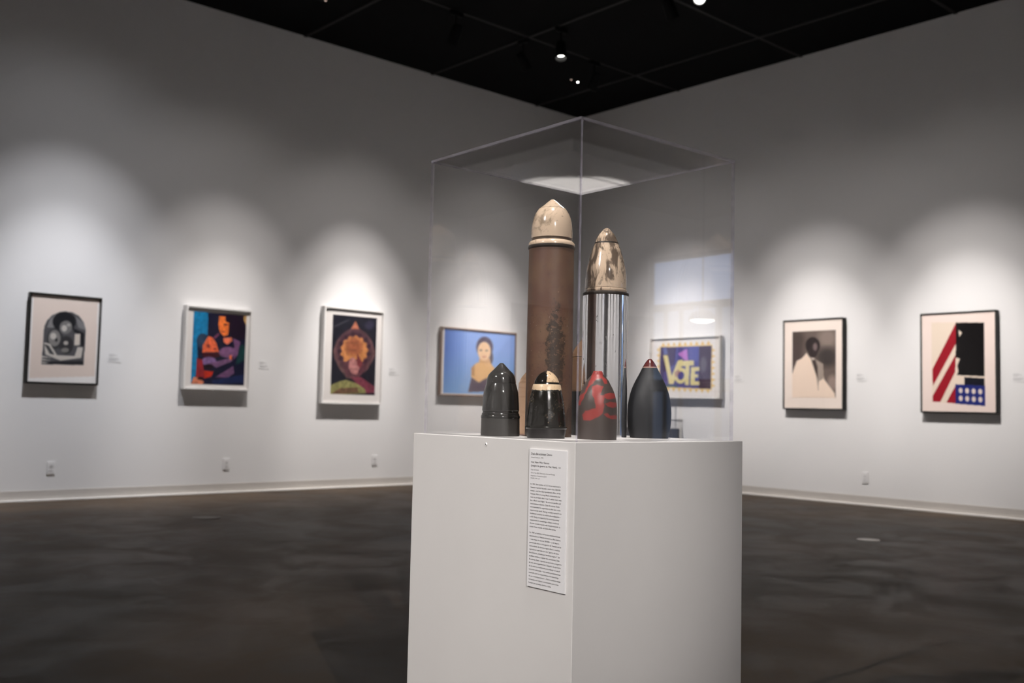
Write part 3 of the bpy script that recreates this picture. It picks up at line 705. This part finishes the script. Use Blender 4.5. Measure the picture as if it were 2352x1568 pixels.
# wall outlets
def outlet(label, wall, x, z):
    o = thing('wall_outlet', label, 'outlet', (x, YL-.0005, z) if wall == 'L' else (XR-.0005, x, z), 0 if wall == 'L' else -PI/2, 'white wall outlets')
    box('cover_plate', (-.036, -.009, -.058), (.036, 0, .058), M_outlet, o, bevel=.003)
    for s_ in (-1, 1):
        q = box('socket', (-.017, -.0115, s_*.02-.014), (.017, -.008, s_*.02+.014), M_outlet, o, bevel=.002)
        for dx in (-.006, .006): box('slot', (dx-.0012, -.0122, s_*.02-.002), (dx+.0012, -.0114, s_*.02+.007), M_slot, q)
        box('slot', (-.0022, -.0122, s_*.02-.010), (.0022, -.0114, s_*.02-.006), M_slot, q)
    lathe('screw', [(0, 0), (.003, 0), (.003, .001), (0, .0015)], M_steel, o, 16, loc=(0, -.009, 0), rot=(PI/2, 0, 0))
outlet('white wall outlet below the arched black and white print', 'L', 3.008, .300)
outlet('white wall outlet below the orange faced mother and child print', 'L', 4.735, .297)
outlet('white wall outlet below the seed pod picture', 'L', 6.575, .304)
outlet('white wall outlet below and right of the cream coat portrait', 'R', 5.376, .290)

# round floor covers
def floor_cover(label, x, y, r, m):
    o = thing('floor_cover', label, 'floor box', (x, y, 0), 0)
    lathe('rim', [(r, 0), (r, .003), (r-.004, .006), (r-.014, .006), (r-.016, .003), (r-.016, 0)], m, o, 48)
    lathe('lid', [(0, .0035), (r-.017, .0035), (r-.017, 0)], m, o, 48)
M_lid = plain('dull_floor_metal', (.12, .105, .09), .45, .5, var=.2)
floor_cover('round metal floor cover set in the concrete near the seed pod wall', 3.62, 7.72, .11, M_lid)
floor_cover('round metal floor cover set in the concrete near the cream coat portrait', 7.16, 3.88, .085, M_steel)

# low second case against the right wall, glimpsed between the ceramics
M_grey = plain('plinth_grey', (.115, .115, .125), .7, var=.05)
o = thing('low_plinth', 'dark grey low plinth with a small clear cover beneath the VOTE print', 'plinth', (9.50, 8.29, 0), 0)
box('body', (-.28, -.50, 0), (.28, .50, .735), M_grey, o, bevel=.003)
cv = thing('small_clear_cover', 'small clear cover standing on the dark grey plinth', 'display case', (9.50, 8.29, .735), 0)
M_edge_g = plain('grey_cut_edge', (.16, .155, .16), .3)
def thin_cover(par, hx, hy, hgt, t_=.009):
    for lo, hi, ax in (((-hx, -hy, .0005), (-hx+t_, hy, hgt), 0), ((hx-t_, -hy, .0005), (hx, hy, hgt), 0), ((-hx+t_, -hy, .0005), (hx-t_, -hy+t_, hgt), 1), ((-hx+t_, hy-t_, .0005), (hx-t_, hy, hgt), 1)):
        sheet('side_panel', lo, hi, par, ax).data.materials[1] = M_edge_g
    sheet('top_panel', (-hx, -hy, hgt), (hx, hy, hgt+t_), par, 2).data.materials[1] = M_edge_g
thin_cover(cv, .25, .465, .27)

# low stepped white platform in the corner, behind the pedestal: mirrored in the underside of the case
o = thing('stepped_platform', 'low stepped white platform on the floor behind the tall pedestal', 'platform', (6.42, 6.40, 0), 0)
box('lower_step', (-.88, -.88, 0), (.88, .88, .10), M_white, o, bevel=.004)
box('upper_step', (-.38, -.38, .10), (.62, .62, .115), M_white, o, bevel=.004)

# ------------------------------------------------------------------ lamps
M_lens = emitter('lamp_lens', (1.0, .96, .90), 14.0)
M_lens_off = emitter('lamp_lens_dim', (1.0, .96, .90), 1.5)
proto = {}
def spot_meshes():
    v, f = lathe_data([(0, .10), (.035, .10), (.05, .085), (.055, .05), (.062, -.09), (.062, -.105), (.057, -.105), (.052, -.045), (0, -.045)], 32)
    me = bpy.data.meshes.new('head'); me.from_pydata(v, [], f); me.materials.append(M_black)
    for p in me.polygons: p.use_smooth = True
    me.set_sharp_from_angle(angle=math.radians(40)); proto['head'] = me
    v, f = lathe_data([(0, -.050), (.050, -.050), (.050, -.048), (0, -.048)], 32)
    me = bpy.data.meshes.new('lens'); me.from_pydata(v, [], f); me.materials.append(M_lens); proto['lens'] = me
    bm = bmesh.new(); add_box(bm, (-.08, -.018, -.045), (.08, .018, 0), .004); me = bpy.data.meshes.new('track_adapter'); bm.to_mesh(me); bm.free(); me.materials.append(M_black); proto['adapter'] = me
    v, f = lathe_data([(0, -.2), (.009, -.2), (.009, -.04), (0, -.04)], 16); me = bpy.data.meshes.new('stem'); me.from_pydata(v, [], f); me.materials.append(M_black); proto['stem'] = me
spot_meshes()
TRACK = 'black spotlights on the ceiling rails'
def spotlight(label, x, y, aim, power, angle, blend=1.0, col=SPOT_COL, radius=.03, along='x', field=False):
    top = HC-.012
    o = thing('track_spotlight', label, 'spotlight', (x, y, top), 0 if along == 'x' else PI/2, TRACK)
    R0 = o.rotation_euler.to_matrix()
    for k in ('adapter', 'stem'):
        link(bpy.data.objects.new('track_adapter' if k == 'adapter' else 'stem', proto[k]), o)
    hp = Vector((x, y, top-.24)); d = (Vector(aim)-hp).normalized()
    q = (-d).to_track_quat('Z', 'Y')
    h_ = link(bpy.data.objects.new('head', proto['head']), o); h_.location = (0, 0, -.24)
    h_.rotation_euler = (R0.inverted() @ q.to_matrix()).to_euler()
    link(bpy.data.objects.new('lens', proto['lens']), h_)
    # a reflector lamp throws a tight beam, a softer field and a weak spill
    for a_, w_ in (((angle*.72, .80), (angle*1.08, .42), (min(angle*2.1, 125), .045)) if field else ((angle, 1.0),)):
        ld = bpy.data.lights.new('spot', 'SPOT'); ld.energy = power*w_; ld.spot_size = math.radians(a_); ld.spot_blend = blend; ld.color = col; ld.shadow_soft_size = radius
        lo = link(bpy.data.objects.new('spot_beam', ld)); lo.matrix_world = Matrix.Translation(hp+d*.125) @ q.to_matrix().to_4x4()
    return o
# picture spots: left wall from the rail at y = 7.93, right wall from the rail at x = 7.25
RL, RR = 7.93, 7.247
for lb, x, wt, ang, col, az in (('arched black and white print', 3.02, .88, 56, (.955, .96, 1.0), .75), ('mother and child print', 4.60, .84, 48, SPOT_COL, .75),
                            ('seed pod picture', 6.22, 1.5, 40, SPOT_COL, 1.15), ('blue portrait of a woman', 8.30, 1.4, 42, SPOT_COL, 1.05)):
    spotlight('black track spotlight aimed at the '+lb, x, RL, (x-(.2 if x > 8 else 0), YL, az), WALL_W*wt, ang, col=col, field=True)
for lb, y, wt in (('VOTE print', 8.02, 1.05), ('cream coat portrait', 5.95, 1.06), ('red stripe print', 4.30, 1.12)):
    spotlight('black track spotlight aimed at the '+lb, RR, y, (XR, y-(.27 if y > 7 else 0), 1.3), WALL_W*1.25*wt, 42, along='y', field=True)
# unseen washers, added to light the gallery walls out of view
for lb, x in (('near the arched print', .9), ('midway to the doorway', -2.0), ('beside the doorway', -4.2), ('beyond the doorway', -8.0)): spotlight('unseen black track spotlight added to wash the left wall '+lb, x, RL, (x, YL, .8), WALL_W, 54)
for lb, y in (('midway to the glazed entrance', 1.2), ('beside the glazed entrance', -1.8), ('beyond the glazed entrance', -8.5)): spotlight('unseen black track spotlight added to wash the right wall '+lb, RR, y, (XR, y, .9), WALL_W*.8, 48, along='y')
for y in (6, 2.4, -1.2, -4.8): spotlight('unseen black track spotlight added to wash the wall behind the camera', XB+1.77, y, (XB, y, 1.0), WALL_W*1.15, 84, along='y')
for x in (-5, -1.4, 2.2, 5.8): spotlight('unseen black track spotlight added to wash the rear wall', x, YB+1.77, (x, YB, 1.0), WALL_W*1.15, 84)
# spots on the display case
CASE = (PX+.27, PY+.28, 1.0)
spotlight('black track spotlight trained on the case from the rear of the room', -1.94, -5.7, (PX-.14, PY+.10, .82), CASE_W*2.8, 11.3)
spotlight('black track spotlight trained on the case from the left side', -3.6, 1.9, (CASE[0], CASE[1], .8), CASE_W*1.3, 23)
spotlight('black track spotlight trained on the case from overhead', 1.15, .95, (CASE[0]+.02, CASE[1]+.02, .9), CASE_W*.95, 15)
q = on_plane(1607, 4, 2, HC-.29); spotlight('black track spotlight shining back towards the case', q[0], q[1], (1.0, .9, 1.0), CASE_W*.5, 16)
q = on_plane(1288, 123, 2, HC-.29); spotlight('black track spotlight trained on the low white platform near the corner', q[0], q[1], (6.62, 6.58, .3), 7500, 14.5, blend=.3)
# pin lights in the black ceiling
M_pin = emitter('pin_light', (1, .98, .95), 25.0); M_pin2 = emitter('pin_light_dim', (1, .72, .6), 1.2)
for lb, px, py, m in (('tiny bright pin light in the black ceiling by the corner', 1327, 189, M_pin), ('tiny dim pin light beside the bright one in the ceiling', 1312, 183.5, M_pin2), ('tiny dim pin light in the ceiling above the seed pod wall', 748, 2, M_pin2)):
    q = on_plane(px, py, 2, HC-.03); o = thing('pin_light', lb, 'light', (q[0], q[1], HC))
    lathe('housing', [(.014, 0), (.020, 0), (.018, -.028), (.014, -.03)], M_black, o, 24)
    lathe('bulb', [(0, -.034), (.008, -.031), (.013, -.022), (.013, 0), (0, 0)], m, o, 24)
# round pendant lamp by the glazed entrance, seen mirrored in the case
o = thing('pendant_lamp', 'round pendant lamp hanging near the glazed entrance', 'lamp', (9.04, -4.69, HC))
lathe('cord', [(0, 0), (.006, 0), (.006, -2.92), (0, -2.92)], M_black, o, 12)
lathe('shade', [(.02, -2.90), (.10, -2.92), (.16, -2.99), (.165, -3.03), (.158, -3.03), (.15, -2.99), (.09, -2.93), (.02, -2.91)], M_black, o, 40)
lathe('diffuser', [(0, -3.06), (.08, -3.05), (.13, -3.03), (.155, -3.0), (0, -3.0)], emitter('pendant_glow', (1, .97, .93), 22.0), o, 40)
